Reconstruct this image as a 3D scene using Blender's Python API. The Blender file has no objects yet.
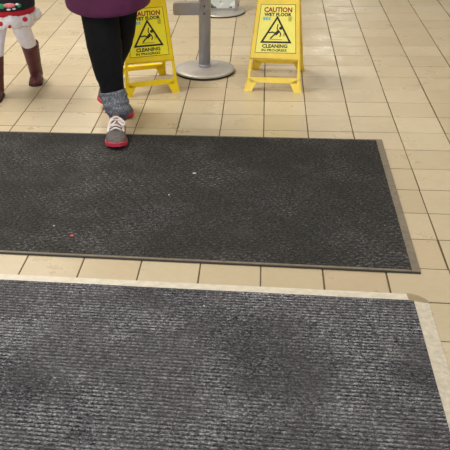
import bpy, bmesh, math, random
from mathutils import Vector, Matrix, noise

random.seed(7)
S = bpy.context.scene
COL = S.collection
T = 0.2                                   # floor tile pitch in metres

# ------------------------------------------------------------------ camera
F_PX, PITCH, YAW, ROLL = 820.2, 0.486916, -0.185886, -0.049631
CX, CY = 118.15, 225.0                    # principal point: the picture is an off-centre crop
CAM = Vector((-2.13776 * T, -12.06859 * T, 7.09237 * T))
FW = Vector((math.sin(YAW) * math.cos(PITCH), math.cos(YAW) * math.cos(PITCH), -math.sin(PITCH)))
_r = Vector((math.cos(YAW), -math.sin(YAW), 0)); _u = _r.cross(FW)
RT = math.cos(ROLL) * _r + math.sin(ROLL) * _u
UP = math.cos(ROLL) * _u - math.sin(ROLL) * _r
cd = bpy.data.cameras.new('camera'); cam = bpy.data.objects.new('camera', cd); COL.objects.link(cam)
cam.matrix_world = Matrix(((RT.x, UP.x, -FW.x, CAM.x), (RT.y, UP.y, -FW.y, CAM.y), (RT.z, UP.z, -FW.z, CAM.z), (0, 0, 0, 1)))
cd.sensor_width = 36.0; cd.lens = F_PX * 36.0 / 450.0
cd.shift_x = (225.0 - CX) / 450.0; cd.shift_y = (CY - 225.0) / 450.0
cd.clip_start = 0.05; cd.clip_end = 100
S.camera = cam

def project(p):
    v = Vector(p) - CAM; z = v.dot(FW)
    return CX + F_PX * v.dot(RT) / z, CY - F_PX * v.dot(UP) / z, z

# ------------------------------------------------------------------ world, lights, exposure
def lin(c):
    return tuple((x / 255 / 12.92) if x / 255 <= 0.04045 else ((x / 255 + 0.055) / 1.055) ** 2.4 for x in c) + (1.0,)

W = bpy.data.worlds.new('shop_interior'); S.world = W; W.use_nodes = True
W.node_tree.nodes['Background'].inputs[0].default_value = (1.0, 0.96, 0.88, 1)
W.node_tree.nodes['Background'].inputs[1].default_value = 0.4
def area(name, loc, rot, sx, sy, power, col):
    l = bpy.data.lights.new(name, 'AREA'); l.shape = 'RECTANGLE'; l.size = sx; l.size_y = sy
    l.energy = power; l.color = col
    o = bpy.data.objects.new(name, l); COL.objects.link(o); o.location = loc; o.rotation_euler = rot
    return o
WARM = (1.0, 0.95, 0.86)
for x, y, w in ((-2.5, -0.9, 40), (-2.5, 1.9, 112), (-2.5, 3.8, 40), (-2.5, 8.0, 32), (0.9, 0.4, 32), (0.9, 3.6, 14), (0.9, 7.0, 14), (1.0, 14.2, 50)):
    area('ceiling_light', (x, y, 3.4), (0, 0, 0), 0.5, 1.5, w, WARM)
# daylight from the entrance doors behind the photographer
area('entrance_daylight', (-2.3, -4.6, 1.5), (math.radians(82), 0, math.radians(-12)), 3.0, 2.4, 95, (0.80, 0.90, 1.0))
S.view_settings.view_transform = 'Standard'; S.view_settings.look = 'None'
S.view_settings.gamma = 1.0; S.view_settings.use_curve_mapping = False
S.view_settings.exposure = 0.0

# ------------------------------------------------------------------ materials
class NT:
    def __init__(s, name, rough=0.5, metal=0.0, spec=0.5):
        s.m = bpy.data.materials.new(name); s.m.use_nodes = True; s.t = s.m.node_tree
        s.b = s.t.nodes['Principled BSDF']
        s.b.inputs['Roughness'].default_value = rough; s.b.inputs['Metallic'].default_value = metal
        s.b.inputs['Specular IOR Level'].default_value = spec
        s._co = None
    def n(s, typ, **kw):
        nd = s.t.nodes.new(typ)
        for k, v in kw.items(): setattr(nd, k, v)
        return nd
    def link(s, a, b): s.t.links.new(a, b)
    def set(s, sock, v):
        if isinstance(v, bpy.types.NodeSocket): s.link(v, sock)
        else: sock.default_value = v
    def co(s, which='Object'):
        if s._co is None: s._co = s.n('ShaderNodeTexCoord')
        return s._co.outputs[which]
    def mapped(s, vec, scale=(1, 1, 1), loc=None):
        m = s.n('ShaderNodeMapping'); s.link(vec, m.inputs[0]); m.inputs['Scale'].default_value = scale
        if loc is not None: s.set(m.inputs['Location'], loc)
        return m.outputs[0]
    def noise(s, scale, detail=2, rough=0.5, vec=None, dist=0.0):
        nd = s.n('ShaderNodeTexNoise'); nd.inputs['Scale'].default_value = scale
        nd.inputs['Detail'].default_value = detail; nd.inputs['Roughness'].default_value = rough
        nd.inputs['Distortion'].default_value = dist
        s.link(vec if vec is not None else s.co(), nd.inputs['Vector']); return nd.outputs[0]
    def ramp(s, fac, stops, interp='LINEAR'):
        r = s.n('ShaderNodeValToRGB'); s.link(fac, r.inputs[0]); e = r.color_ramp.elements
        r.color_ramp.interpolation = interp
        while len(e) < len(stops): e.new(0.5)
        for el, (p, c) in zip(e, stops): el.position = p; el.color = c if len(c) == 4 else lin(c)
        return r.outputs[0]
    def mix(s, fac, a, b, blend='MIX'):
        m = s.n('ShaderNodeMix', data_type='RGBA', blend_type=blend)
        s.set(m.inputs[0], fac); s.set(m.inputs[6], a); s.set(m.inputs[7], b); return m.outputs[2]
    def math(s, op, a, b=0.0, clamp=False):
        m = s.n('ShaderNodeMath', operation=op, use_clamp=clamp); s.set(m.inputs[0], a); s.set(m.inputs[1], b); return m.outputs[0]
    def bump(s, h, strength=0.3, dist=0.002):
        b = s.n('ShaderNodeBump'); b.inputs['Strength'].default_value = strength; b.inputs['Distance'].default_value = dist
        s.link(h, b.inputs['Height']); s.link(b.outputs[0], s.b.inputs['Normal'])
    def col(s, c): s.set(s.b.inputs['Base Color'], c); return s

def grey(v): return (v, v, v, 1)

def plain(name, rgb, rough=0.5, metal=0.0, spec=0.5, var=0.10, scale=30, bump=0.0, bdist=0.001, bscale=None):
    t = NT(name, rough, metal, spec)
    c = lin(rgb); lo = tuple(x * (1 - var) for x in c[:3]) + (1,); hi = tuple(min(1, x * (1 + var)) for x in c[:3]) + (1,)
    t.col(t.ramp(t.noise(scale, 3), [(0.3, lo), (0.7, hi)]))
    if bump: t.bump(t.noise(bscale or scale * 6, 3), bump, bdist)
    return t.m

def tile_material():
    t = NT('glazed_floor_tile', 0.3, 0, 0.5)
    geo = t.n('ShaderNodeNewGeometry'); oi = t.n('ShaderNodeObjectInfo')
    rnd = t.math('FRACT', t.math('ADD', t.math('MULTIPLY', geo.outputs['Random Per Island'], 7.31), oi.outputs['Random']))
    pos = geo.outputs['Position']
    base = t.ramp(rnd, [(0.0, (191, 177, 149)), (0.35, (199, 185, 157)), (0.7, (188, 172, 142)), (0.86, (206, 194, 168)), (1.0, (189, 170, 141))])
    mott = t.noise(26, 4, 0.6, pos)
    c = t.mix(t.math('MULTIPLY', t.ramp(mott, [(0.35, grey(0)), (0.75, grey(1))]), 0.22), base, lin((174, 153, 116)))
    # walked-in grime, drifting over tiles
    grime = t.noise(2.3, 4, 0.6, pos)
    c = t.mix(t.math('MULTIPLY', t.ramp(grime, [(0.45, grey(0)), (0.72, grey(1))]), 0.25), c, lin((154, 135, 102)))
    fine = t.noise(140, 3, 0.7, pos)
    c = t.mix(t.math('MULTIPLY', t.ramp(fine, [(0.56, grey(0)), (0.75, grey(1))]), 0.16), c, lin((132, 112, 84)))
    # small scuffs and chips
    sc = t.noise(60, 4, 0.75, t.mapped(pos, (0.6, 1.6, 1)))
    c = t.mix(t.math('MULTIPLY', t.ramp(sc, [(0.69, grey(0)), (0.76, grey(1))]), 0.07), c, lin((120, 100, 76)))
    t.col(c)
    t.link(t.ramp(t.noise(7, 4, 0.6, pos), [(0.3, grey(0.24)), (0.7, grey(0.44))]), t.b.inputs['Roughness'])
    t.bump(t.noise(45, 3, 0.6, pos), 0.12, 0.002)
    return t.m

def carpet_material(name, lo, hi, fleck, dirt, stain_scale, speck=420):
    t = NT(name, 0.95, 0, 0.12)
    at = t.n('ShaderNodeAttribute', attribute_name='yarn')
    yarn = at.outputs['Fac']
    p = t.co()
    f1 = t.noise(speck, 2, 0.7, t.mapped(p, (0.7, 1.0, 1)))
    f2 = t.noise(speck * 0.42, 3, 0.7, t.mapped(p, (0.6, 1.2, 1), (3, 1, 0)))
    v = t.math('ADD', t.math('MULTIPLY', t.math('SUBTRACT', f1, 0.5), 2.0), t.math('MULTIPLY', t.math('SUBTRACT', f2, 0.5), 2.0))
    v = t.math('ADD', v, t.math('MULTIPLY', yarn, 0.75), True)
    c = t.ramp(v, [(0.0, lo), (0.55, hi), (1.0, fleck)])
    st = t.noise(stain_scale, 5, 0.62, p, 0.4)
    c = t.mix(t.math('MULTIPLY', t.ramp(st, [(0.40, grey(0)), (0.58, grey(1))]), 0.5), c, dirt)
    st2 = t.noise(stain_scale * 1.7, 4, 0.6, t.mapped(p, (1, 1, 1), (7.3, 2.1, 0)))
    c = t.mix(t.math('MULTIPLY', t.ramp(st2, [(0.54, grey(0)), (0.68, grey(1))]), 0.15), c, t.mix(0.3, c, fleck))
    t.col(c)
    t.bump(f1, 0.8, 0.004)
    return t.m

M = {}
M['tile'] = tile_material()
M['plaster'] = plain('white_ceiling', (225, 222, 214), 0.9, var=0.04)
M['grout'] = plain('dark_grout', (92, 78, 54), 0.9, var=0.25, scale=40, bump=0.4)
M['near_carpet'] = carpet_material('ribbed_grey_carpet', lin((24, 24, 28)), lin((113, 113, 120)), lin((210, 208, 212)), lin((74, 72, 74)), 4.2)
M['far_carpet'] = carpet_material('waffle_charcoal_carpet', lin((34, 34, 34)), lin((84, 83, 83)), lin((148, 146, 143)), lin((46, 45, 42)), 3.4, 360)
M['rubber_border'] = plain('grey_rubber_border', (122, 112, 98), 0.75, var=0.18, scale=50, bump=0.3)
M['dark_edge'] = plain('dark_rubber_edge', (58, 54, 50), 0.8, var=0.2, scale=60)
M['ramp_strip'] = plain('cream_vinyl_strip', (212, 205, 190), 0.55, var=0.10, scale=40, bump=0.2)
M['ramp_strip_worn'] = plain('worn_cream_vinyl', (202, 194, 178), 0.6, var=0.16, scale=60, bump=0.3)
M['corner'] = plain('tan_vinyl_corner', (160, 142, 112), 0.6, var=0.12, scale=40)
M['steel'] = plain('satin_grey_steel', (188, 184, 178), 0.48, 0.7, var=0.08, scale=20, bump=0.05)
M['post'] = plain('grey_painted_post', (160, 160, 170), 0.4, 0.3, var=0.06, scale=20)
M['rail'] = plain('grey_rail', (154, 150, 154), 0.4, 0.3, var=0.06, scale=20)
M['rubber'] = plain('black_rubber', (34, 34, 36), 0.7, var=0.1)
M['screw'] = plain('dark_screw', (60, 60, 64), 0.4, 0.8)
M['yellow_a'] = plain('bright_yellow_plastic', (252, 218, 6), 0.38, var=0.06, scale=18, bump=0.1)
M['yellow_b'] = plain('pale_yellow_plastic', (248, 216, 78), 0.38, var=0.06, scale=18, bump=0.1)  # paler, less saturated yellow for the sign right of the post
M['label_a'] = plain('bright_yellow_print', (254, 240, 40), 0.32, var=0.03)
M['label_b'] = plain('pale_yellow_print', (252, 242, 116), 0.32, var=0.03)
M['ink'] = plain('black_ink', (30, 26, 14), 0.5, var=0.1)
M['red_ink'] = plain('crimson_ink', (158, 26, 46), 0.5, var=0.1)
M['blue_ink'] = plain('pale_blue_ink', (120, 190, 205), 0.5, var=0.1)
M['brown_ink'] = plain('faint_brown_ink', (150, 128, 50), 0.5, var=0.1)
M['black_cloth'] = plain('black_trouser_cloth', (20, 20, 23), 0.85, spec=0.2, var=0.25, scale=40, bump=0.4, bdist=0.002, bscale=120)
M['coat'] = plain('plum_coat_cloth', (96, 40, 78), 0.7, spec=0.3, var=0.18, scale=14, bump=0.5, bdist=0.004, bscale=30)
M['skin'] = plain('skin', (216, 172, 148), 0.55, var=0.05)
M['hair'] = plain('brown_hair', (66, 44, 32), 0.6, var=0.25, scale=60, bump=0.5)
M['eye'] = plain('dark_eye', (40, 30, 26), 0.2)
M['lip'] = plain('lip', (176, 96, 92), 0.5)
M['shoe'] = plain('grey_mesh_upper', (96, 90, 88), 0.8, var=0.25, scale=90, bump=0.5, bscale=400)
M['pink_sole'] = plain('coral_pink_rubber', (204, 54, 80), 0.55, var=0.12, scale=60)
M['lace'] = plain('white_lace', (232, 222, 218), 0.7, var=0.08)
M['pink_lace'] = plain('pink_trim', (226, 150, 150), 0.7, var=0.1)
M['tights'] = plain('white_tights', (236, 234, 250), 0.75, var=0.05, scale=50, bump=0.2)
M['boot'] = plain('oxblood_boot_leather', (86, 38, 41), 0.42, var=0.2, scale=30, bump=0.25)
M['boot_sole'] = plain('dark_boot_sole', (52, 26, 26), 0.7)
M['fleece'] = plain('white_fleece', (238, 234, 236), 0.95, var=0.06, scale=60, bump=0.9, bdist=0.006, bscale=160)
M['red_felt'] = plain('red_felt', (186, 28, 46), 0.85, var=0.15, scale=60)
M['knit_black'] = plain('black_knit', (24, 24, 34), 0.9, var=0.2, scale=80, bump=0.5, bscale=300)
M['knit_pink'] = plain('pink_knit', (222, 128, 134), 0.9, var=0.2, scale=80)
M['knit_green'] = plain('green_knit', (60, 148, 104), 0.9, var=0.2, scale=80)
M['knit_white'] = plain('white_knit', (232, 228, 230), 0.9, var=0.1, scale=80)
M['crumb_pink'] = plain('pink_scrap', (236, 92, 104), 0.6)
M['crumb_pale'] = plain('pale_lint', (196, 190, 182), 0.9)

def sock_material():
    t = NT('heather_grey_knit', 0.95, 0, 0.1)
    p = t.co()
    w = t.noise(260, 3, 0.7, t.mapped(p, (1, 1, 0.35)))
    z = t.noise(32, 2, 0.5, t.mapped(p, (0.15, 0.15, 1.6)))
    c = t.ramp(w, [(0.32, (70, 74, 86)), (0.5, (118, 122, 132)), (0.68, (186, 186, 188))])
    c = t.mix(t.math('MULTIPLY', t.ramp(z, [(0.45, grey(0)), (0.6, grey(1))]), 0.55), c, lin((78, 82, 104)))
    t.col(c); t.bump(w, 0.8, 0.003); return t.m
M['sock'] = sock_material()

def poster_material():
    t = NT('printed_poster', 0.15, 0, 0.5)
    p = t.co()
    a = t.noise(9, 2, 0.5, p); b = t.noise(14, 2, 0.5, t.mapped(p, (1, 1, 1), (4, 2, 7)))
    c = t.ramp(a, [(0.0, (70, 92, 74)), (0.40, (96, 120, 96)), (0.44, (206, 214, 216)), (0.60, (226, 230, 232)), (0.66, (206, 120, 128))], 'CONSTANT')
    c = t.mix(t.ramp(b, [(0.56, grey(0)), (0.6, grey(1))]), c, lin((238, 240, 242)))
    t.col(c); return t.m
M['poster'] = poster_material()

# ------------------------------------------------------------------ mesh helpers
def sm(a, b, x):
    t = max(0.0, min(1.0, (x - a) / (b - a))); return t * t * (3 - 2 * t)
def interp(tab, x):
    if x <= tab[0][0]: return tab[0][1]
    for (x0, y0), (x1, y1) in zip(tab, tab[1:]):
        if x <= x1:
            t = (x - x0) / (x1 - x0); t = t * t * (3 - 2 * t); return y0 + (y1 - y0) * t
    return tab[-1][1]

class MB:
    def __init__(s): s.v = []; s.f = []
    def add(s, vs, fs):
        o = len(s.v); s.v += [Vector(v) for v in vs]; s.f += [tuple(i + o for i in f) for f in fs]; return s
    def box(s, a, b):
        (x0, y0, z0), (x1, y1, z1) = a, b
        return s.add([(x0, y0, z0), (x1, y0, z0), (x1, y1, z0), (x0, y1, z0), (x0, y0, z1), (x1, y0, z1), (x1, y1, z1), (x0, y1, z1)],
                     [(3, 2, 1, 0), (4, 5, 6, 7), (0, 1, 5, 4), (1, 2, 6, 5), (2, 3, 7, 6), (3, 0, 4, 7)])
    def rings(s, rings, closed=True, cap0=True, cap1=True):
        n = len(rings[0]); o = len(s.v); fs = []
        for r in rings: s.v += [Vector(p) for p in r]
        for i in range(len(rings) - 1):
            for j in range(n if closed else n - 1):
                k = (j + 1) % n
                fs.append((o + i * n + j, o + i * n + k, o + (i + 1) * n + k, o + (i + 1) * n + j))
        if cap0: fs.append(tuple(o + j for j in reversed(range(n))))
        if cap1: fs.append(tuple(o + (len(rings) - 1) * n + j for j in range(n)))
        s.f += fs; return s
    def tube(s, pts, rad, n=14, cap=True, smooth=4, straight=False, wob=None):
        """loft round sections along a smoothed path; rad per control point (number or (rx, ry))"""
        P = [Vector(p) for p in pts]; R = [r if isinstance(r, tuple) else (r, r) for r in rad]
        Q, RR = [], []
        for i in range(len(P) - 1):
            p0 = P[max(i - 1, 0)]; p1 = P[i]; p2 = P[i + 1]; p3 = P[min(i + 2, len(P) - 1)]
            for k in range(smooth):
                t = k / smooth
                Q.append(p1.lerp(p2, t) if straight else 0.5 * ((2 * p1) + (p2 - p0) * t + (2 * p0 - 5 * p1 + 4 * p2 - p3) * t * t + (3 * p1 - p0 - 3 * p2 + p3) * t ** 3))
                RR.append(tuple(R[i][c] + (R[i + 1][c] - R[i][c]) * t * t * (3 - 2 * t) if smooth > 1 else R[i][c] for c in (0, 1)))
        Q.append(P[-1]); RR.append(R[-1])
        rings = []; ref = None
        for i, q in enumerate(Q):
            d = (Q[min(i + 1, len(Q) - 1)] - Q[max(i - 1, 0)]).normalized()
            if ref is None: ref = Vector((1, 0, 0)) if abs(d.x) < 0.8 else Vector((0, 1, 0))
            x = (ref - d * ref.dot(d)).normalized(); ref = x; y = d.cross(x)
            ring = []
            for j in range(n):
                a = 2 * math.pi * j / n; k = 1.0
                pt = q + x * math.cos(a) * RR[i][0] + y * math.sin(a) * RR[i][1]
                if wob: pt = q + (pt - q) * (1 + wob[0] * noise.noise(pt * wob[1]))
                ring.append(pt)
            rings.append(ring)
        return s.rings(rings, True, cap, cap)
    def lathe(s, prof, c=(0, 0, 0), n=40):
        return s.rings([[(c[0] + r * math.cos(2 * math.pi * j / n), c[1] + r * math.sin(2 * math.pi * j / n), c[2] + z) for j in range(n)] for r, z in prof])
    def ball(s, c, r, n=14, m=10):
        if not isinstance(r, tuple): r = (r, r, r)
        rs = []
        for i in range(m + 1):
            a = -math.pi / 2 + math.pi * (i + 0.02) / (m + 0.04)
            rs.append([(c[0] + r[0] * math.cos(a) * math.cos(2 * math.pi * j / n), c[1] + r[1] * math.cos(a) * math.sin(2 * math.pi * j / n), c[2] + r[2] * math.sin(a)) for j in range(n)])
        return s.rings(rs)
    def poly(s, pts, y0, y1):
        """closed outline in the x-z plane, thick from y0 to y1"""
        return s.rings([[(x, y0, z) for x, z in pts], [(x, y1, z) for x, z in pts]])
    def build(s, name, mat, parent=None, X=None, smooth=False, bevel=0.0, mods=None):
        me = bpy.data.meshes.new(name)
        v = [X @ p for p in s.v] if X else s.v
        me.from_pydata([tuple(p) for p in v], [], s.f); me.update()
        bm = bmesh.new(); bm.from_mesh(me)
        bmesh.ops.recalc_face_normals(bm, faces=bm.faces); bm.to_mesh(me); bm.free()
        me.materials.append(M[mat])
        if smooth:
            for p in me.polygons: p.use_smooth = True
        o = bpy.data.objects.new(name, me); COL.objects.link(o)
        if parent: o.parent = parent
        if bevel:
            b = o.modifiers.new('bevel', 'BEVEL'); b.width = bevel; b.segments = 2; b.limit_method = 'ANGLE'; b.angle_limit = 0.6
        return o

def thing(name, label, cat, loc=(0, 0, 0), rz=0.0, group=None):
    o = bpy.data.objects.new(name, None); COL.objects.link(o); o.empty_display_size = 0.1
    o.location = loc; o.rotation_euler = (0, 0, rz); tag(o, label, cat, group); return o
def tag(o, label, cat, group=None):
    o['label'] = label; o['category'] = cat
    if group: o['group'] = group
    return o

# ------------------------------------------------------------------ floor: grout bed with raised tiles
floor = MB().box((-7.0, -3.6, -0.05), (6.0, 17.0, -0.0014)).build('floor', 'grout')
floor['kind'] = 'structure'; floor['label'] = 'beige square tiled shop floor with dark joints'
GX, GY = 0.0046, 0.0044
def tile_shape(hx, hy):
    b = 0.0012
    vs = [(-hx, -hy, -0.01), (hx, -hy, -0.01), (hx, hy, -0.01), (-hx, hy, -0.01),
          (-hx, -hy, -b), (hx, -hy, -b), (hx, hy, -b), (-hx, hy, -b),
          (-hx + b, -hy + b, 0), (hx - b, -hy + b, 0), (hx - b, hy - b, 0), (-hx + b, hy - b, 0)]
    fs = [(0, 1, 5, 4), (1, 2, 6, 5), (2, 3, 7, 6), (3, 0, 4, 7), (4, 5, 9, 8), (5, 6, 10, 9), (6, 7, 11, 10), (7, 4, 8, 11), (8, 9, 10, 11)]
    return vs, fs
tv, tf = tile_shape(T / 2 - GX / 2, T / 2 - GY / 2)
tile_me = bpy.data.meshes.new('tile'); tile_me.from_pydata(tv, [], tf); tile_me.materials.append(M['tile'])
def hidden(x0, y0, x1, y1):
    for (a, b, c, d) in ((-1.86, -0.03, 0.10, 1.09), (-2.1, -1.6, 0.10, -0.17)):
        if x0 > a and x1 < c and y0 > b and y1 < d: return True
    return False
near, rest = [], MB()
for i in range(-30, 27):
    for j in range(-16, 70):
        cx, cy = (i + 0.5) * T, (j + 0.5) * T
        z = -random.random() * 0.0005; dx, dy = random.gauss(0, 0.0005), random.gauss(0, 0.0006)
        inside = False
        if cy > -2.0:
            pts = [project((cx + a * T * 0.49, cy + b * T * 0.49, 0)) for a in (-1, 0, 1) for b in (-1, 0, 1)]
            inside = any(-1 < p[0] < 451 and -1 < p[1] < 451 for p in pts)
        if inside and not hidden(cx - T / 2, cy - T / 2, cx + T / 2, cy + T / 2): near.append((cy, cx, dx, dy, z))
        else: rest.add([(v[0] + cx + dx, v[1] + cy + dy, v[2] + z) for v in tv], tf)
near.sort()
for k, (cy, cx, dx, dy, z) in enumerate(near):
    if k < 300:
        o = bpy.data.objects.new('tile', tile_me); COL.objects.link(o); o.parent = floor
        o.location = (cx + dx, cy + dy, z)
        o.rotation_euler = (random.gauss(0, 0.0012), random.gauss(0, 0.0012), random.gauss(0, 0.002))
    else: rest.add([(v[0] + cx, v[1] + cy, v[2] + z) for v in tv], tf)
print('single tiles', len(near))
ro = rest.build('more_tiles', 'tile', floor); ro['kind'] = 'stuff'

ceil = MB().box((-7.0, -3.6, 3.5), (6.0, 17.0, 3.6)).build('ceiling', 'plaster')
ceil['kind'] = 'structure'; ceil['label'] = 'white shop ceiling above the entrance'
# ------------------------------------------------------------------ mats
def heightfield(name, x0, x1, y0, y1, nx, ny, fn, mat, parent):
    vs, fs, yarn = [], [], []
    for j in range(ny + 1):
        for i in range(nx + 1):
            x = x0 + (x1 - x0) * i / nx; y = y0 + (y1 - y0) * j / ny
            z, c = fn(x, y, i, j); vs.append((x, y, z)); yarn.append(c)
    for j in range(ny):
        for i in range(nx):
            a = j * (nx + 1) + i; fs.append((a, a + 1, a + nx + 2, a + nx + 1))
    me = bpy.data.meshes.new(name); me.from_pydata(vs, [], fs); me.materials.append(M[mat])
    at = me.attributes.new('yarn', 'FLOAT', 'POINT'); at.data.foreach_set('value', yarn)
    for p in me.polygons: p.use_smooth = True
    o = bpy.data.objects.new(name, me); COL.objects.link(o); o.parent = parent; return o

# far mat
FX0, FX1, FY0, FY1 = -1.86, 0.108, -0.036, 1.1
fm = thing('floor_mat', 'charcoal waffle textured floor mat with grey rubber edging, in front of the yellow signs', 'floor mat', (0, 0, 0), -0.006)
RNG = random.Random(3)
def far_h(x, y, i, j):
    p = 0.019
    wav = 0.0035 * math.sin(x * 2 * math.pi / 0.055 + 1.5 * math.floor(y / p))
    ph = ((y + wav) / p) % 1.0
    rib = math.sin(math.pi * ph) ** 1.2
    seg = 0.5 + 0.5 * math.sin(2 * math.pi * x / 0.026 + math.pi * (math.floor((y + wav) / p) % 2))
    worn = 0.35 + 0.65 * sm(-0.25, 0.25, noise.noise(Vector((x * 2.2, y * 3.0, 4))) + (0.35 - y) * 0.35)
    r = rib * (0.35 + 0.65 * seg) * worn
    return 0.0062 + 0.0034 * r + RNG.uniform(-0.0005, 0.0005), 0.22 + r * 0.5 + RNG.uniform(-0.18, 0.18)
heightfield('carpet_pile', FX0 + 0.028, FX1 - 0.026, FY0 + 0.016, FY1 - 0.014, 420, 330, far_h, 'far_carpet', fm)
MB().box((FX0 + 0.02, FY0 + 0.01, 0.0004), (FX1 - 0.02, FY1 - 0.01, 0.006)).build('backing', 'dark_edge', fm)
def flat_strip(name, mat, parent, x0, y0, x1, y1, z, bev=0.0015):
    return MB().box((x0, y0, 0.0004), (x1, y1, z)).build(name, mat, parent, bevel=bev)
flat_strip('border', 'rubber_border', fm, FX1 - 0.029, FY0 + 0.006, FX1, FY1, 0.0062)
flat_strip('border', 'rubber_border', fm, FX0, FY0 + 0.006, FX0 + 0.03, FY1, 0.0062)
flat_strip('border', 'rubber_border', fm, FX0 + 0.03, FY0 + 0.006, FX1 - 0.029, FY0 + 0.019, 0.0062)
flat_strip('border', 'rubber_border', fm, FX0 + 0.03, FY1 - 0.014, FX1 - 0.029, FY1, 0.0045)
flat_strip('edge_lip', 'dark_edge', fm, FX0, FY0, FX1, FY0 + 0.006, 0.0058)
flat_strip('edge_lip', 'dark_edge', fm, FX0, FY1, FX1, FY1 + 0.004, 0.0040)

# near mat
NX0, NX1, NY0, NY1 = -2.0, 0.060, -1.5, -0.206
nm = thing('floor_mat', 'large grey ribbed entrance mat with cream vinyl ramp strips, nearest the camera', 'floor mat', (0, 0, 0))
RNG2 = random.Random(5)
PITCHR = 0.0148
def near_h(x, y, i, j):
    yy = y + 0.0012 * noise.noise(Vector((x * 9, y * 60, 0)))
    k = math.floor(yy / PITCHR); ph = (yy / PITCHR) % 1.0
    rib = max(0.0, math.sin(math.pi * ph)) ** 0.8
    lump = 0.85 + 0.30 * noise.noise(Vector((x * 85, k * 3.7, 1)))
    w = noise.noise(Vector((x * 2.4, y * 2.8, 9))) + 0.5 * noise.noise(Vector((x * 6, y * 6, 2)))
    blot = math.exp(-((x + 0.45) / 0.25) ** 2 - ((y + 0.52) / 0.22) ** 2) * 0.9
    blot += math.exp(-((x + 0.78) / 0.12) ** 2 - ((y + 0.85) / 0.10) ** 2) * 0.6
    worn = 0.25 + 0.75 * sm(-0.45, 0.15, w * 0.8 - blot * 0.8 + 0.26)
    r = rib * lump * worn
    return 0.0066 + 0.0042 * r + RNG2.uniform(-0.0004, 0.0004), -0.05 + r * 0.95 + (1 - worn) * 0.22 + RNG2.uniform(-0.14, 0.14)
heightfield('carpet_pile', NX0, NX1, NY0, NY1, 440, 525, near_h, 'near_carpet', nm)
MB().box((NX0, NY0, 0.0004), (NX1, NY1, 0.0066)).build('backing', 'dark_edge', nm)
def ramp_strip(name, mat, a, b, inner, outer, axis):
    """ramp from the carpet edge (inner) down to the floor (outer); runs from a to b along axis, with fine grooves"""
    prof = [(inner, 0.0004), (inner, 0.0082)]
    n = 7
    for k in range(n):
        t0 = k / n; s0 = inner + (outer - inner) * t0
        z = 0.0082 - 0.0066 * t0
        prof += [(s0 + (outer - inner) * 0.02, z), (s0 + (outer - inner) * 0.11, z - 0.0004), (s0 + (outer - inner) * 0.125, z - 0.0012)]
    prof += [(outer, 0.0012), (outer, 0.0004)]
    pt = (lambda s, c, z: (s, c, z)) if axis == 'y' else (lambda s, c, z: (c, s, z))
    mb = MB().rings([[pt(s, a, z) for s, z in prof], [pt(s, b, z) for s, z in prof]])
    return mb.build(name, mat, nm)
ramp_strip('ramp_strip', 'ramp_strip', NX0, 0.046, NY1, -0.160, 'x')
ramp_strip('ramp_strip', 'ramp_strip_worn', NY0, -0.210, NX1, 0.106, 'y')
cp = [(0.046, -0.158), (0.062, -0.160), (0.080, -0.168), (0.095, -0.181), (0.106, -0.197), (0.108, -0.209), (0.060, -0.209), (0.046, -0.206)]
c0 = Vector((0.056, -0.206, 0.0084))
mb = MB()
mb.add([(x, y, 0.0006) for x, y in cp] + [(x, y, 0.0022 if i < 6 else 0.0082) for i, (x, y) in enumerate(cp)] + [tuple(c0)],
       [tuple(range(7, -1, -1))] + [(i, (i + 1) % 8, 8 + (i + 1) % 8, 8 + i) for i in range(8)] + [(8 + i, 8 + (i + 1) % 8, 16) for i in range(8)])
o = mb.build('corner_piece', 'corner', nm); o['label'] = 'darker tan corner piece'

# ------------------------------------------------------------------ wet floor signs
def text_mesh(body, w, h, off):
    cu = bpy.data.curves.new('t', 'FONT'); cu.body = body; cu.size = 1; cu.offset = off; cu.extrude = 0
    cu.align_x = 'LEFT'; cu.resolution_u = 2
    ob = bpy.data.objects.new('t', cu); COL.objects.link(ob)
    dg = bpy.context.evaluated_depsgraph_get(); me = bpy.data.meshes.new_from_object(ob.evaluated_get(dg))
    bpy.data.objects.remove(ob); bpy.data.curves.remove(cu)
    vs = [v.co.copy() for v in me.vertices]; fs = [tuple(p.vertices) for p in me.polygons]; bpy.data.meshes.remove(me)
    x0, x1 = min(v.x for v in vs), max(v.x for v in vs); y0, y1 = min(v.y for v in vs), max(v.y for v in vs)
    return [((v.x - x0) / (x1 - x0) * w - w / 2, (v.y - y0) / (y1 - y0) * h - h / 2) for v in vs], fs

def stroke(mb, pts, wd, y):
    for (a, b) in zip(pts, pts[1:]):
        a = Vector(a); b = Vector(b); d = (b - a).normalized(); n = Vector((-d.y, d.x)) * wd / 2
        a2, b2 = a - d * wd * 0.3, b + d * wd * 0.3
        q = [a2 + n, b2 + n, b2 - n, a2 - n]
        mb.add([(p.x, y, p.y) for p in q], [(0, 1, 2, 3)])
    return mb

def disc(mb, c, r, y, n=14):
    mb.add([(c[0] + r * math.cos(2 * math.pi * k / n), y, c[1] + r * math.sin(2 * math.pi * k / n)) for k in range(n)], [tuple(range(n))])

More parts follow.
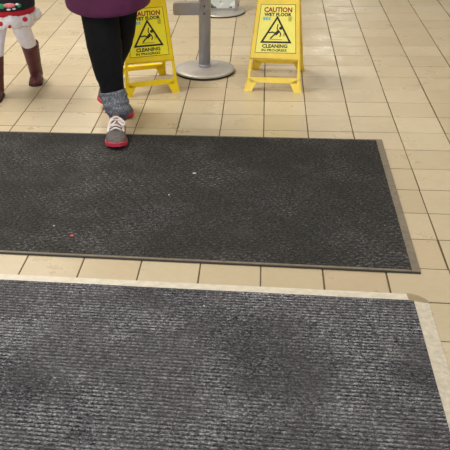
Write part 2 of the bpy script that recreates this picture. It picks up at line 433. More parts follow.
VT = 0.615
def make_sign(label, loc, rz, spread, yel, lab, blue=True):
    t = thing('wet_floor_sign', label, 'floor sign', loc, rz, 'yellow wet floor signs')
    lean = math.asin(spread / 2 / VT)
    zt = VT * math.cos(lean)
    for side in (0, 1):
        # panel coordinates: x width, z along the slope, -y outward; front leans back, rear is its mirror
        if side == 0: X = Matrix.Rotation(-lean, 4, 'X')
        else: X = Matrix.Translation((0, spread, 0)) @ Matrix.Rotation(math.pi, 4, 'Z') @ Matrix.Rotation(-lean, 4, 'X')
        hw = lambda v: 0.1425 - 0.076 * v
        top = [(0.0 + math.cos(a) * 0.022, math.sin(a) * 0.022) for a in ()]
        # one moulded panel: outline pieces welded side by side (stiles, plate, cross bar, feet)
        mb = MB()
        d0, d1 = 0.0, 0.014
        hole = 0.118
        def quad(p): mb.poly(p, d0, d1)
        quad([(-hw(0.165), 0.165), (hw(0.165), 0.165), (hw(0.575), 0.575), (hw(0.60) - 0.004, 0.602), (hw(VT) - 0.018, VT), (-hw(VT) + 0.018, VT), (-hw(0.60) + 0.004, 0.602), (-hw(0.575), 0.575)])
        for sx in (-1, 1):
            q = [(sx * 0.1185, 0.168), (sx * hw(0.168), 0.168), (sx * hw(0.06), 0.06), (sx * 0.1195, 0.06)]
            quad(q if sx > 0 else q[::-1])
            q = [(sx * 0.118, 0.064), (sx * hw(0.064), 0.064), (sx * 0.1455, 0.012), (sx * 0.1485, 0.0), (sx * 0.107, 0.0), (sx * 0.103, 0.012), (sx * 0.085, 0.049)]
            quad(q if sx > 0 else q[::-1])
        quad([(-0.121, 0.047), (0.121, 0.047), (0.121, 0.0735), (-0.121, 0.0735)])
        panel = mb.build('panel', yel, t, X)
        # moulded rim flange along the sides
        for sx in (-1, 1):
            q = [(sx * (hw(0.014) - 0.005), 0.014), (sx * hw(0.014), 0.014), (sx * hw(0.60), 0.60), (sx * (hw(0.60) - 0.005), 0.60)]
            MB().poly(q if sx > 0 else q[::-1], 0.0, 0.026).build('side_flange', yel, t, X, bevel=0.001)
        MB().poly([(-hw(0.2) + 0.002, 0.166), (hw(0.2) - 0.002, 0.166), (hw(0.2) - 0.003, 0.172), (-hw(0.2) + 0.003, 0.172)], 0.0, 0.024).build('rib', yel, t, X)
        # printed label
        L = [(-0.1035, 0.1985), (0.1055, 0.1985), (0.088, 0.4425), (-0.0855, 0.4425)]
        e = 0.0022
        L2 = [(L[0][0] + e, L[0][1] + e), (L[1][0] - e, L[1][1] + e), (L[2][0] - e, L[2][1] - e), (L[3][0] + e, L[3][1] - e)]
        lb = MB().poly(L, -0.0006, 0.001).build('label_outline', 'ink', t, X)
        MB().poly(L2, -0.0009, 0.0005).build('label', lab, t, X)
        yy = -0.0013
        def letters(name, body, w, h, u, v, mat, off):
            vs, fs = text_mesh(body, w, h, off)
            m_ = MB(); m_.add([(x + u, yy, z + v) for x, z in vs], fs)
            o = m_.build(name, mat, t, X); return o
        letters('lettering_caution', 'CAUTION', 0.141, 0.0255, 0.002, 0.4155, 'red_ink', 0.035)
        letters('lettering_wet_floor', 'WET FLOOR', 0.137, 0.0175, 0.002, 0.3915, 'ink', 0.04)
        letters('lettering_cleaning', 'CLEANING', 0.128, 0.0190, -0.004, 0.2335, 'ink', 0.035)
        letters('lettering_in_progress', 'IN PROGRESS', 0.128, 0.0125, -0.006, 0.2125, 'ink', 0.025)
        # warning triangle: outline ring
        A, B, C = Vector((-0.080, 0.2485)), Vector((0.080, 0.2485)), Vector((0.001, 0.3865))
        G = (A + B + C) / 3
        inn = [G + (p - G) * 0.80 for p in (A, B, C)]
        tri = MB(); tri.add([(p.x, yy, p.y) for p in (A, B, C)] + [(p.x, yy, p.y) for p in inn], [(0, 1, 4, 3), (1, 2, 5, 4), (2, 0, 3, 5)])
        for p in (A, B, C): pass
        tri.build('warning_triangle', 'ink', t, X)
        k = 0.000645
        def U(x, y): return ((x - 209) * k, 0.2505 + (340 - y) * k)
        man = MB()
        disc(man, U(241, 227), 12.5 * k, yy)
        stroke(man, [U(226, 251), U(206, 270)], 24 * k, yy - 0.0001)
        stroke(man, [U(226, 250), U(213, 228), U(218, 198)], 8 * k, yy - 0.0002)
        stroke(man, [U(234, 254), U(245, 274), U(238, 292)], 8 * k, yy - 0.0003)
        stroke(man, [U(202, 268), U(180, 258), U(152, 262)], 10 * k, yy - 0.0004)
        stroke(man, [U(200, 274), U(182, 288), U(166, 306)], 10 * k, yy - 0.0005)
        stroke(man, [U(155, 313), U(257, 316)], 3 * k, yy)
        stroke(man, [U(262, 262), U(268, 274), U(264, 290)], 3 * k, yy)
        stroke(man, [U(272, 266), U(277, 276), U(274, 288)], 3 * k, yy)
        man.build('slipping_figure', 'ink', t, X)
        bl = MB()
        for q in range(3):
            stroke(bl, [(-0.066 + q * 0.0135, 0.366), (-0.066 + q * 0.0135, 0.375)], 0.0105, yy)
        bl.build('blue_mark', 'blue_ink', t, X)
        gm = MB()
        for q in range(4): stroke(gm, [(0.057, 0.361 + q * 0.0058), (0.072, 0.361 + q * 0.0058)], 0.0030, yy)
        gm.build('small_mark', 'brown_ink', t, X)
    MB().tube([(-0.085, spread / 2, zt - 0.006), (0.085, spread / 2, zt - 0.006)], [0.011, 0.011], 12, smooth=1).build('hinge', yel, t, smooth=True)
    return t
make_sign('pale yellow folding wet floor sign standing right of the steel post', (-0.359, 1.738, 0), math.radians(-4.2), 0.40, 'yellow_b', 'label_b')
make_sign('bright yellow folding wet floor sign partly behind the black trouser leg', (-0.978, 1.674, 0), math.radians(19.2), 0.335, 'yellow_a', 'label_a')

# ------------------------------------------------------------------ barrier post with rail
st = thing('barrier_post', 'grey steel barrier post on a round disc base between the yellow signs', 'barrier post', (-0.735, 2.078, 0))
MB().lathe([(0.15, 0.0), (0.1665, 0.001), (0.1675, 0.010), (0.15, 0.0105)], n=64).build('rubber_ring', 'rubber', st, smooth=False)
MB().lathe([(0.166, 0.0100), (0.1672, 0.012), (0.1672, 0.018), (0.165, 0.0205), (0.13, 0.0255), (0.08, 0.0315), (0.045, 0.0345), (0.001, 0.035)], n=64).build('base_disc', 'steel', st, smooth=True)
MB().lathe([(0.0325, 0.033), (0.0325, 0.98), (0.030, 0.99), (0.001, 0.992)], n=32).build('post', 'post', st, smooth=True)
MB().lathe([(0.036, 0.033), (0.036, 0.042), (0.033, 0.045), (0.0325, 0.045)], n=32).build('collar', 'post', st, smooth=True)
h = 0.07; L = 0.15
def rail(z):
    pr = [(-0.02, z), (-0.02, z + h)]
    xe = -0.172; r = 0.014
    for (cxx, czz, a0) in ((xe + r, z + h - r, 90), (xe + r, z + r, 180)):
        for k in range(5):
            a = math.radians(a0 + k * 22.5); pr.append((cxx + r * math.cos(a), czz + r * math.sin(a)))
    MB().poly(pr, -0.02, 0.02).build('rail', 'rail', st, bevel=0.004)
    for dz in (0.012, 0.052):
        mb = MB().tube([(0.0, -0.030, z + dz), (0.0, -0.0345, z + dz)], [0.0045, 0.0045], 10, smooth=1)
        mb.build('screw', 'screw', st)
rail(0.320); rail(0.80)
MB().lathe([(0.034, 0.955), (0.038, 0.96), (0.038, 1.0), (0.03, 1.006), (0.001, 1.008)], n=32).build('post_cap', 'post', st, smooth=True)

# ------------------------------------------------------------------ poster stand behind the post
ps = thing('poster_stand', 'grey poster stand on a round base holding a colourful print, behind the post', 'poster stand', (-0.712, 3.44, 0))
MB().lathe([(0.15, 0.0), (0.164, 0.001), (0.165, 0.006), (0.15, 0.007)], n=56).build('rubber_ring', 'rubber', ps)
MB().lathe([(0.163, 0.0065), (0.165, 0.009), (0.165, 0.014), (0.15, 0.017), (0.05, 0.020), (0.001, 0.020)], n=56).build('base_disc', 'steel', ps, smooth=True)
for x in (-0.095, 0.105):
    MB().box((x - 0.010, -0.012, 0.018), (x + 0.010, 0.012, 1.05)).build('side_rail', 'rail', ps, bevel=0.003)
MB().box((-0.084, -0.006, 0.03), (0.094, 0.006, 1.03)).build('poster', 'poster', ps)
MB().box((-0.086, -0.010, 0.018), (0.096, 0.010, 0.032)).build('bottom_rail', 'rail', ps, bevel=0.002)
MB().box((-0.105, -0.012, 1.03), (0.115, 0.012, 1.052)).build('top_rail', 'rail', ps, bevel=0.003)

# ------------------------------------------------------------------ people
def loc_of(t): return Vector(t.location)
def rel(t, p): return Vector(p) - loc_of(t)

SHOE_W = [(0, 0.014), (0.05, 0.028), (0.15, 0.034), (0.35, 0.033), (0.55, 0.040), (0.72, 0.0465), (0.85, 0.042), (0.94, 0.030), (1.0, 0.012)]
SHOE_H = [(0, 0.072), (0.06, 0.088), (0.28, 0.094), (0.40, 0.088), (0.58, 0.070), (0.76, 0.054), (0.9, 0.044), (1.0, 0.030)]
def shoe(parent, X, length=0.265, side=1):
    n = 22
    def cl(s): return side * 0.006 * math.sin(math.pi * s)
    up = MB(); rings = []
    for i in range(n + 1):
        s = i / n; w = interp(SHOE_W, s) * 1.04; hh = interp(SHOE_H, s); r = []
        for k in range(17):
            a = math.pi * k / 16; c, sn = math.cos(a), math.sin(a)
            r.append((cl(s) + w * math.copysign(abs(c) ** 0.75, c), s * length, 0.014 + (hh - 0.014) * abs(sn) ** 0.8))
        rings.append(r)
    up.rings(rings, True, True, True); so = up.build('shoe', 'shoe', parent, X, smooth=True)
    sl = MB(); rings = []
    for i in range(n + 1):
        s = i / n; w = interp(SHOE_W, s) * 1.04 + 0.003; th = 0.020 + 0.003 * (1 - sm(0, 0.2, s)) + 0.011 * sm(0.80, 1.0, s)
        lift = 0.012 * sm(0.8, 1.0, s); y = s * (length + 0.008) - 0.004
        rings.append([(cl(s) - w, y, lift), (cl(s) + w, y, lift), (cl(s) + w, y, th), (cl(s) - w, y, th)])
    sl.rings(rings); sl.build('sole', 'pink_sole', so, X, bevel=0.003)
    # tongue, laces and bow
    tg = MB(); rings = []
    for i in range(9):
        s = 0.33 + 0.36 * i / 8; hh = interp(SHOE_H, s) + 0.004; w = 0.019 - 0.003 * i / 8
        if i == 0: hh += 0.016
        rings.append([(cl(s) - w, s * length, hh - 0.008), (cl(s) - w * 0.6, s * length, hh), (cl(s) + w * 0.6, s * length, hh), (cl(s) + w, s * length, hh - 0.008)])
    tg.rings(rings); tg.build('tongue', 'shoe', so, X, smooth=True)
    for i in range(5):
        s = 0.40 + 0.068 * i; hh = interp(SHOE_H, s) + 0.006; w = 0.026
        MB().tube([(cl(s) - w, s * length, hh - 0.012), (cl(s), s * length + 0.004, hh + 0.002), (cl(s) + w, s * length - 0.003, hh - 0.012)], [0.0042, 0.0048, 0.0042], 8).build('lace', 'pink_lace' if i == 2 else 'lace', so, X, smooth=True)
    s = 0.50; hh = interp(SHOE_H, s) + 0.010
    for sx in (-1, 1):
        MB().tube([(0, s * length, hh), (sx * 0.016, s * length + 0.010, hh + 0.008), (sx * 0.034, s * length + 0.022, hh - 0.004), (sx * 0.028, s * length + 0.034, hh - 0.014), (sx * 0.006, s * length + 0.012, hh)], [0.0045] * 5, 8).build('lace_bow', 'lace', so, X, smooth=True)
        MB().poly([(sx * 0.012, 0), (sx * 0.018, 0), (sx * 0.018, 0.001), (sx * 0.012, 0.001)][:: sx], 0, 0.001)
        q = [(cl(0.5) + sx * 0.020, 0.42 * length, interp(SHOE_H, 0.42) + 0.0005), (cl(0.5) + sx * 0.030, 0.55 * length, 0.062), (cl(0.5) + sx * 0.034, 0.68 * length, 0.050)]
        MB().tube(q, [0.007, 0.008, 0.006], 8).build('eyelet_stay', 'lace', so, X, smooth=True)
    return so

def hand(mb, w, d, s, side):
    """five fingers: w wrist, d direction of the hand, s scale"""
    d = Vector(d).normalized(); ax = Vector((0, -1, 0)); ax = (ax - d * ax.dot(d)).normalized()   # across the palm
    nrm = d.cross(ax)
    w = Vector(w)
    mb.tube([w - d * 0.03 * s, w + d * 0.03 * s, w + d * 0.085 * s], [(0.024 * s, 0.022 * s), (0.036 * s, 0.018 * s), (0.036 * s, 0.016 * s)], 12)
    for q, (o, ln) in enumerate(((0.028, 0.066), (0.010, 0.076), (-0.009, 0.070), (-0.027, 0.054))):
        b = w + d * 0.075 * s + ax * o * s
        curl = nrm * (0.25 * side)
        mb.tube([b, b + d * ln * 0.5 * s + curl * 0.02 * s, b + d * ln * 0.95 * s + curl * 0.09 * s], [0.0088 * s, 0.008 * s, 0.0068 * s], 8)
    b = w + d * 0.03 * s + ax * 0.026 * s
    mb.tube([b, b + d * 0.03 * s + ax * 0.024 * s, b + d * 0.066 * s + ax * 0.028 * s], [0.012 * s, 0.010 * s, 0.008 * s], 8)

def body_parts(t, J, k, hair_len):
    """continuous body surface with head, arms and legs, remeshed into one skin; k = stature scale"""
    R_ = lambda p: rel(t, p)
    hd = J['head']; mb = MB()
    mb.tube([R_(J['pelvis']) - Vector((0, 0, 0.05 * k)), R_(J['pelvis']) + Vector((0, 0, 0.08 * k)), R_(J['waist']), R_(J['chest']), R_(J['neck']) - Vector((0, 0, 0.03 * k))],
            [(0.13 * k, 0.09 * k), (0.15 * k, 0.10 * k), (0.115 * k, 0.085 * k), (0.15 * k, 0.10 * k), (0.09 * k, 0.06 * k)], 18)
    mb.tube([R_(J['neck']) - Vector((0, 0, 0.06 * k)), R_(hd)], [0.052 * k, 0.045 * k], 14)
    hr = J['hr']
    mb.ball(R_(hd), (hr * 0.76, hr * 0.92, hr * 1.12), 22, 16)
    mb.ball(R_(hd) + Vector((0, -hr * 0.25, -hr * 0.55)), (hr * 0.55, hr * 0.62, hr * 0.55), 16, 12)
    mb.tube([R_(hd) + Vector((0, -hr * 0.86, hr * 0.10)), R_(hd) + Vector((0, -hr * 1.05, -hr * 0.28))], [hr * 0.09, hr * 0.15], 10)
    for sx in (-1, 1):
        mb.ball(R_(hd) + Vector((sx * hr * 0.78, hr * 0.05, -hr * 0.08)), (hr * 0.10, hr * 0.17, hr * 0.26), 10, 8)
    for sd in ('l', 'r'):
        sh, el, wr = J['sh' + sd], J['el' + sd], J['wr' + sd]
        mb.tube([R_(J['chest']) * 0.5 + R_(sh) * 0.5, R_(sh), R_(el), R_(wr)], [0.06 * k, 0.05 * k, 0.038 * k, 0.024 * k], 12)
        hand(mb, R_(wr), Vector(wr) - Vector(el), k, 1 if sd == 'l' else -1)
        hp, kn, an = J['hip' + sd], J['kn' + sd], J['an' + sd]
        mb.tube([R_(J['pelvis']) * 0.4 + R_(hp) * 0.6, R_(hp), R_(kn), R_(an)], [0.065 * k, 0.068 * k, 0.038 * k, 0.028 * k], 14, smooth=5, straight=True)
    b = mb.build('body', 'skin', t, smooth=True)
    rm = b.modifiers.new('remesh', 'REMESH'); rm.mode = 'VOXEL'; rm.voxel_size = 0.0055 * (k ** 0.5); rm.use_smooth_shade = True
    s_ = b.modifiers.new('smooth', 'SMOOTH'); s_.factor = 0.5; s_.iterations = 3
    for sx in (-1, 1):
        MB().ball(R_(hd) + Vector((sx * hr * 0.32, -hr * 0.80, hr * 0.02)), (hr * 0.11, hr * 0.08, hr * 0.07), 10, 8).build('eye', 'eye', t, smooth=True)
    MB().ball(R_(hd) + Vector((0, -hr * 0.84, -hr * 0.58)), (hr * 0.24, hr * 0.07, hr * 0.07), 12, 8).build('mouth', 'lip', t, smooth=True)
    hm = MB(); n = 22; rings = []
    for i in range(10):
        f = i / 9; a = math.radians(90 - f * 118)
        rr = []
        for j in range(n):
            b_ = 2 * math.pi * j / n
            front = max(0.0, -math.sin(b_))
            aa = max(a, math.radians(90 - f * (118 - 92 * front)))
            rr.append(R_(hd) + Vector((hr * 0.86 * math.cos(aa) * math.cos(b_), hr * 1.02 * math.cos(aa) * math.sin(b_) + hr * 0.04, hr * 1.2 * math.sin(aa) - (hair_len * f ** 3 * (1 - front) if i > 6 else 0))))
        rings.append(rr)
    hm.rings(rings, True, True, False); ho = hm.build('hair', 'hair', t, smooth=True)
    so = ho.modifiers.new('thick', 'SOLIDIFY'); so.thickness = 0.008

# ---- adult walking towards the camera
ad = thing('person', 'adult in plum coat, black trousers, slouchy grey socks and pink-soled sneakers', 'person', (-1.10, 1.22, 0))
J = dict(pelvis=(-1.125, 1.33, 0.86), waist=(-1.125, 1.33, 1.02), chest=(-1.125, 1.32, 1.22), neck=(-1.125, 1.31, 1.38), head=(-1.125, 1.285, 1.52), hr=0.105,
         shl=(-0.955, 1.32, 1.31), ell=(-0.895, 1.36, 1.06), wrl=(-0.885, 1.27, 0.86), shr=(-1.295, 1.32, 1.31), elr=(-1.355, 1.34, 1.06), wrr=(-1.365, 1.24, 0.86),
         hipr=(-1.185, 1.32, 0.82), knr=(-1.148, 1.225, 0.475), anr=(-1.084, 1.165, 0.115),
         hipl=(-1.065, 1.34, 0.82), knl=(-1.075, 1.36, 0.47), anl=(-1.165, 1.470, 0.17))
body_parts(ad, J, 1.0, 0.12)
A_ = lambda p: rel(ad, p)
tr = MB()
tr.tube([A_((-1.175, 1.32, 0.86)), A_((-1.165, 1.28, 0.64)), A_((-1.145, 1.235, 0.47)), A_((-1.134, 1.215, 0.40)), A_((-1.118, 1.195, 0.30)), A_((-1.102, 1.182, 0.22)), A_((-1.096, 1.178, 0.172))],
        [0.100, 0.094, 0.084, 0.080, 0.070, 0.057, 0.054], 20, wob=(0.05, 30))
tr.tube([A_((-1.065, 1.34, 0.86)), A_((-1.066, 1.345, 0.64)), A_((-1.075, 1.36, 0.47)), A_((-1.095, 1.40, 0.36)), A_((-1.132, 1.44, 0.26)), A_((-1.149, 1.464, 0.20))],
        [0.105, 0.090, 0.072, 0.064, 0.054, 0.050], 20, wob=(0.05, 30))
tr.tube([A_((-1.125, 1.33, 0.78)), A_((-1.125, 1.33, 0.90)), A_((-1.125, 1.33, 1.0))], [(0.15, 0.115), (0.165, 0.12), (0.13, 0.10)], 20)
tr.build('trousers', 'black_cloth', ad, smooth=True)
# slouchy socks with fold rings
def sock(pts, rad):
    mb = MB(); P, R = [], []
    for i in range(len(pts) - 1):
        for q in range(4):
            f = q / 4; P.append(Vector(pts[i]).lerp(Vector(pts[i + 1]), f)); R.append((rad[i] * (1 - f) + rad[i + 1] * f) * (1.0 + 0.035 * math.sin(q * math.pi / 2 + 0.6)))
    P.append(Vector(pts[-1])); R.append(rad[-1])
    mb.tube([A_(p) for p in P], R, 22, smooth=3, wob=(0.06, 55))
    mb.build('sock', 'sock', ad, smooth=True)
sock([(-1.096, 1.174, 0.192), (-1.091, 1.170, 0.165), (-1.080, 1.158, 0.135), (-1.070, 1.146, 0.105), (-1.072, 1.142, 0.06)], [0.057, 0.061, 0.062, 0.058, 0.036])
sock([(-1.150, 1.462, 0.205), (-1.160, 1.462, 0.17), (-1.170, 1.460, 0.13), (-1.178, 1.460, 0.08)], [0.055, 0.056, 0.050, 0.032])
def shoe_frame(heel, toe, roll=0.0):
    h_, t_ = Vector(heel), Vector(toe); y = (t_ - h_).normalized()
    x = y.cross(Vector((0, 0, 1))).normalized(); z = x.cross(y)
    X = Matrix(((x.x, y.x, z.x, h_.x), (x.y, y.y, z.y, h_.y), (x.z, y.z, z.z, h_.z), (0, 0, 0, 1)))
    return Matrix.Translation(-loc_of(ad)) @ X @ Matrix.Rotation(roll, 4, 'Y')
# planted leading foot (rests on the mat) and trailing foot with a lifted heel
shoe(ad, shoe_frame((-1.078, 1.180, 0.0045), (-1.040, 0.905, 0.010)), 0.275, 1)
shoe(ad, shoe_frame((-1.218, 1.498, 0.040), (-1.040, 1.312, -0.006)), 0.25, -1)

# coat: loft of rounded sections with soft padding folds, sleeves
ct = MB(); rings = []; n = 48
cxy = A_((-1.120, 1.300, 0))
prof = [(0.556, 0.146, 0.126), (0.538, 0.168, 0.144), (0.536, 0.182, 0.156), (0.542, 0.192, 0.164), (0.562, 0.196, 0.168), (0.62, 0.199, 0.171), (0.70, 0.200, 0.170), (0.82, 0.198, 0.160), (0.95, 0.182, 0.138), (1.06, 0.172, 0.132), (1.20, 0.185, 0.136), (1.30, 0.180, 0.125), (1.36, 0.130, 0.095), (1.385, 0.075, 0.075), (1.42, 0.068, 0.070)]
for z, rx, ry in prof:
    r = []
    for j in range(n):
        a = 2 * math.pi * j / n; c, s_ = math.cos(a), math.sin(a)
        x = cxy.x + rx * math.copysign(abs(c) ** 0.85, c); y = cxy.y + ry * math.copysign(abs(s_) ** 0.85, s_)
        w = 0.006 * noise.noise(Vector((x * 9, y * 9, z * 5)))
        dz = 0.024 * abs(c) ** 3 if z < 0.60 else 0
        r.append((x * (1 + w), y * (1 + w), z + dz + 0.008 * noise.noise(Vector((x * 6, y * 6, 3))) * (1 if z < 0.60 else 0)))
    rings.append(r)
ct.rings(rings, True, True, False)
co = ct.build('coat', 'coat', ad, smooth=True)
sd_ = co.modifiers.new('sub', 'SUBSURF'); sd_.levels = 1; sd_.render_levels = 1
for s_ in ('l', 'r'):
    sh, el, wr = Vector(J['sh' + s_]), Vector(J['el' + s_]), Vector(J['wr' + s_])
    MB().tube([A_(sh * 0.75 + Vector(J['chest']) * 0.25), A_(sh), A_(el), A_(wr)], [0.075, 0.080, 0.066, 0.050], 18, wob=(0.05, 20)).build('sleeve', 'coat', co, smooth=True)
MB().tube([cxy + Vector((0.004, -0.166, 0.62)), cxy + Vector((0.004, -0.166, 0.82)), cxy + Vector((0.004, -0.14, 1.06)), cxy + Vector((0.004, -0.142, 1.2)), cxy + Vector((0.004, -0.11, 1.34))], [0.005] * 5, 8).build('zip_placket', 'coat', co, smooth=True)

# ---- child at the left edge, walking towards the camera
ch = thing('person', 'child in white tights, oxblood boots and a dark patterned sweater, at left edge', 'person', (-1.72, 1.69, 0))
K = 0.62
C_ = lambda p: rel(ch, p)
JC = dict(pelvis=(-1.715, 1.69, 0.50), waist=(-1.718, 1.69, 0.60), chest=(-1.718, 1.685, 0.72), neck=(-1.718, 1.68, 0.82), head=(-1.718, 1.665, 0.945), hr=0.092,
          shl=(-1.615, 1.685, 0.775), ell=(-1.575, 1.74, 0.70), wrl=(-1.580, 1.64, 0.68), shr=(-1.822, 1.685, 0.775), elr=(-1.872, 1.69, 0.645), wrr=(-1.882, 1.63, 0.54),
          hipr=(-1.762, 1.68, 0.47), knr=(-1.790, 1.63, 0.28), anr=(-1.803, 1.605, 0.07),
          hipl=(-1.672, 1.695, 0.47), knl=(-1.667, 1.778, 0.285), anl=(-1.655, 1.892, 0.10))
body_parts(ch, JC, K, 0.10)
tg = MB()
tg.tube([C_((-1.766, 1.68, 0.47)), C_((-1.776, 1.66, 0.38)), C_((-1.790, 1.63, 0.28)), C_((-1.798, 1.615, 0.18)), C_((-1.803, 1.607, 0.10))], [0.056, 0.052, 0.047, 0.041, 0.034], 18)
tg.tube([C_((-1.672, 1.695, 0.47)), C_((-1.668, 1.705, 0.38)), C_((-1.667, 1.765, 0.285)), C_((-1.663, 1.826, 0.22)), C_((-1.657, 1.860, 0.11))], [0.056, 0.050, 0.046, 0.039, 0.032], 18)
tg.tube([C_((-1.717, 1.69, 0.42)), C_((-1.717, 1.69, 0.50)), C_((-1.717, 1.69, 0.58))], [(0.096, 0.070), (0.104, 0.076), (0.085, 0.062)], 18)
tg.build('tights', 'tights', ch, smooth=True)
BOOT_W = [(0, 0.018), (0.1, 0.031), (0.4, 0.031), (0.7, 0.0375), (0.88, 0.033), (1.0, 0.012)]
def boot(base, toe, top, hgt_tab, rt):
    """base = heel point on the ground, toe = toe point, top = centre of the shaft opening"""
    b, t_ = Vector(base), Vector(toe); y = (t_ - b); Ln = y.length; y.normalize(); x = y.cross(Vector((0, 0, 1))).normalized(); z = x.cross(y)
    X = Matrix.Translation(-loc_of(ch)) @ Matrix(((x.x, y.x, z.x, b.x), (x.y, y.y, z.y, b.y), (x.z, y.z, z.z, b.z), (0, 0, 0, 1)))
    mb = MB(); rings = []; nn = 16
    for i in range(nn + 1):
        s = i / nn; w = interp(BOOT_W, s); hh = interp([(0, 0.05), (0.2, 0.075), (0.45, 0.074), (0.7, 0.052), (1.0, 0.03)], s); r = []
        for k in range(15):
            a = math.pi * k / 14; c, sn = math.cos(a), math.sin(a)
            r.append((w * math.copysign(abs(c) ** 0.75, c), s * Ln, 0.008 + (hh - 0.008) * abs(sn) ** 0.8))
        rings.append(r)
    mb.rings(rings)
    foot = mb.build('boot', 'boot', ch, X, smooth=True)
    # shaft, rising to an open top
    a0 = X @ Vector((0, Ln * 0.24, 0.035)); tp = C_(top)
    mid = a0.lerp(tp, 0.5) + Vector((0, 0, 0))
    sh = MB(); sh.tube([a0, a0.lerp(tp, 0.35), mid, tp], [(0.036, 0.042), (0.038, 0.042), (0.041, 0.043), (rt, rt)], 22, cap=False)
    s_ = sh.build('shaft', 'boot', foot, smooth=True); md = s_.modifiers.new('thick', 'SOLIDIFY'); md.thickness = 0.004; md.offset = -1
    sl = MB(); rings = []
    for i in range(nn + 1):
        s = i / nn; w = interp(BOOT_W, s) + 0.002; yy = s * (Ln + 0.004) - 0.002; z0 = 0.0 if (s > 0.35 or s < 0.28) else 0.004
        rings.append([(-w, yy, z0), (w, yy, z0), (w, yy, 0.013), (-w, yy, 0.013)])
    sl.rings(rings); sl.build('sole', 'boot_sole', foot, X)
boot((-1.662, 1.925, 0.0), (-1.643, 1.785, 0.0), (-1.663, 1.828, 0.228), None, 0.0485)
boot((-1.803, 1.650, 0.0), (-1.797, 1.490, 0.0), (-1.797, 1.618, 0.222), None, 0.047)
# fleece skirt hem with tufts
def lobed(cx, cy, prof, n, amp, freq, seed, name, mat, parent, cap=(True, True)):
    mb = MB(); rings = []
    for z, rx, ry in prof:
        r = []
        for j in range(n):
            a = 2 * math.pi * j / n
            f = 1 + amp * noise.noise(Vector((math.cos(a) * freq, math.sin(a) * freq, z * 14 + seed)))
            q = C_((cx, cy, 0)); r.append((q.x + rx * f * math.cos(a), q.y + ry * f * math.sin(a), z + amp * 0.10 * noise.noise(Vector((math.cos(a) * freq * 2, math.sin(a) * freq * 2, seed + 5)))))
        rings.append(r)
    mb.rings(rings, True, *cap); return mb.build(name, mat, parent, smooth=True)
sk = lobed(-1.712, 1.685, [(0.405, 0.095, 0.085), (0.376, 0.118, 0.100), (0.372, 0.128, 0.108), (0.385, 0.138, 0.116), (0.405, 0.143, 0.121), (0.426, 0.138, 0.116), (0.445, 0.116, 0.096), (0.50, 0.105, 0.085)], 64, 0.16, 3.4, 1, 'fleece_skirt', 'fleece', ch)
MB().ball(C_((-1.592, 1.72, 0.413)), (0.040, 0.038, 0.036), 14, 10).build('fleece_tuft', 'fleece', sk, smooth=True)
for (px, py, pz, br) in ((-1.608, 1.594, 0.418, 0.013), (-1.682, 1.566, 0.388, 0.009), (-1.728, 1.566, 0.402, 0.012)):
    MB().ball(C_((px, py, pz)), (br, 0.009, br), 10, 8).build('red_bobble', 'red_felt', sk, smooth=True)
lobed(-1.714, 1.688, [(0.425, 0.118, 0.100), (0.438, 0.134, 0.114), (0.462, 0.134, 0.115), (0.490, 0.120, 0.10)], 48, 0.03, 2.0, 4, 'red_hem_band', 'red_felt', ch)
sw = lobed(-1.715, 1.688, [(0.464, 0.126, 0.110), (0.461, 0.134, 0.117), (0.468, 0.138, 0.120), (0.49, 0.137, 0.118), (0.56, 0.126, 0.106), (0.64, 0.122, 0.10), (0.72, 0.128, 0.10), (0.785, 0.112, 0.085), (0.81, 0.055, 0.05), (0.83, 0.045, 0.045)], 48, 0.02, 2.0, 8, 'sweater', 'knit_black', ch)
for s_ in ('l', 'r'):
    shv, el, wr = Vector(JC['sh' + s_]), Vector(JC['el' + s_]), Vector(JC['wr' + s_])
    MB().tube([C_(shv * 0.75 + Vector(JC['chest']) * 0.25), C_(shv), C_(el), C_(wr)], [0.048, 0.050, 0.042, 0.032], 16).build('sleeve', 'knit_black', sw, smooth=True)
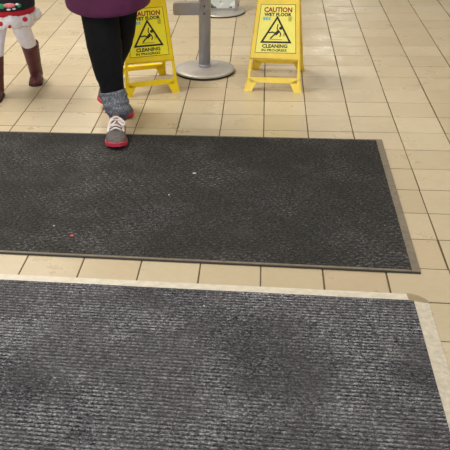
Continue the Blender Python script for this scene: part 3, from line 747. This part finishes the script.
def motif(name, mat, ang, z, r):
    a = math.radians(ang); q = C_((-1.715 + 0.134 * math.cos(a), 1.688 + 0.116 * math.sin(a), z))
    MB().ball(q, (r[0] * abs(math.sin(a)) + 0.006, r[0] * abs(math.cos(a)) + 0.006, r[1]), 12, 8).build(name, mat, sw, smooth=True)
for name, mat, ang, z, r in (('pink_motif', 'knit_pink', -74, 0.492, (0.030, 0.012)), ('green_motif', 'knit_green', -90, 0.488, (0.012, 0.014)), ('white_motif', 'knit_white', -76, 0.472, (0.008, 0.006)),
                             ('white_motif', 'knit_white', -64, 0.474, (0.007, 0.006)), ('green_motif', 'knit_green', -52, 0.486, (0.009, 0.010)), ('white_motif', 'knit_white', -106, 0.476, (0.006, 0.014)), ('pink_motif', 'knit_pink', -112, 0.50, (0.016, 0.012)),
                             ('white_motif', 'knit_white', -56, 0.494, (0.007, 0.006))):
    motif(name, mat, ang, z, r)

# ------------------------------------------------------------------ litter on the mats
def scrap(name, label, px, py, mat, r, z=0.0095, flat=0.5):
    d = FW * F_PX + RT * (px - CX) - UP * (py - CY); t_ = (CAM.z - z) / -d.z; p = CAM + d * t_
    mb = MB(); mb.ball((0, 0, 0), (r, r * 0.8, r * flat), 9, 6)
    for v in mb.v: v *= 1 + 0.25 * noise.noise(v * 300 + Vector((px, 0, 0)))
    o = mb.build(name, mat, None, smooth=True); o.location = (p.x, p.y, z + r * flat * 0.6); tag(o, label, 'litter'); return o
scrap('candy_scrap', 'tiny pink candy scrap lying on the charcoal mat, left side', 72, 236, 'crumb_pink', 0.0065)
scrap('paper_crumb', 'tiny pale paper crumb on charcoal mat beside the pink scrap', 54, 226, 'crumb_pale', 0.0035)
scrap('lint_tuft', 'small pale lint tuft on the middle of the charcoal mat', 194.5, 173.5, 'crumb_pale', 0.008, flat=0.3)
scrap('paper_crumb', 'tiny pale paper crumb on charcoal mat below the lint tuft', 169, 195, 'crumb_pale', 0.0035)
scrap('paper_crumb', 'tiny pale crumb on the near ribbed mat at its centre top', 204, 306, 'crumb_pale', 0.0035, 0.0105)
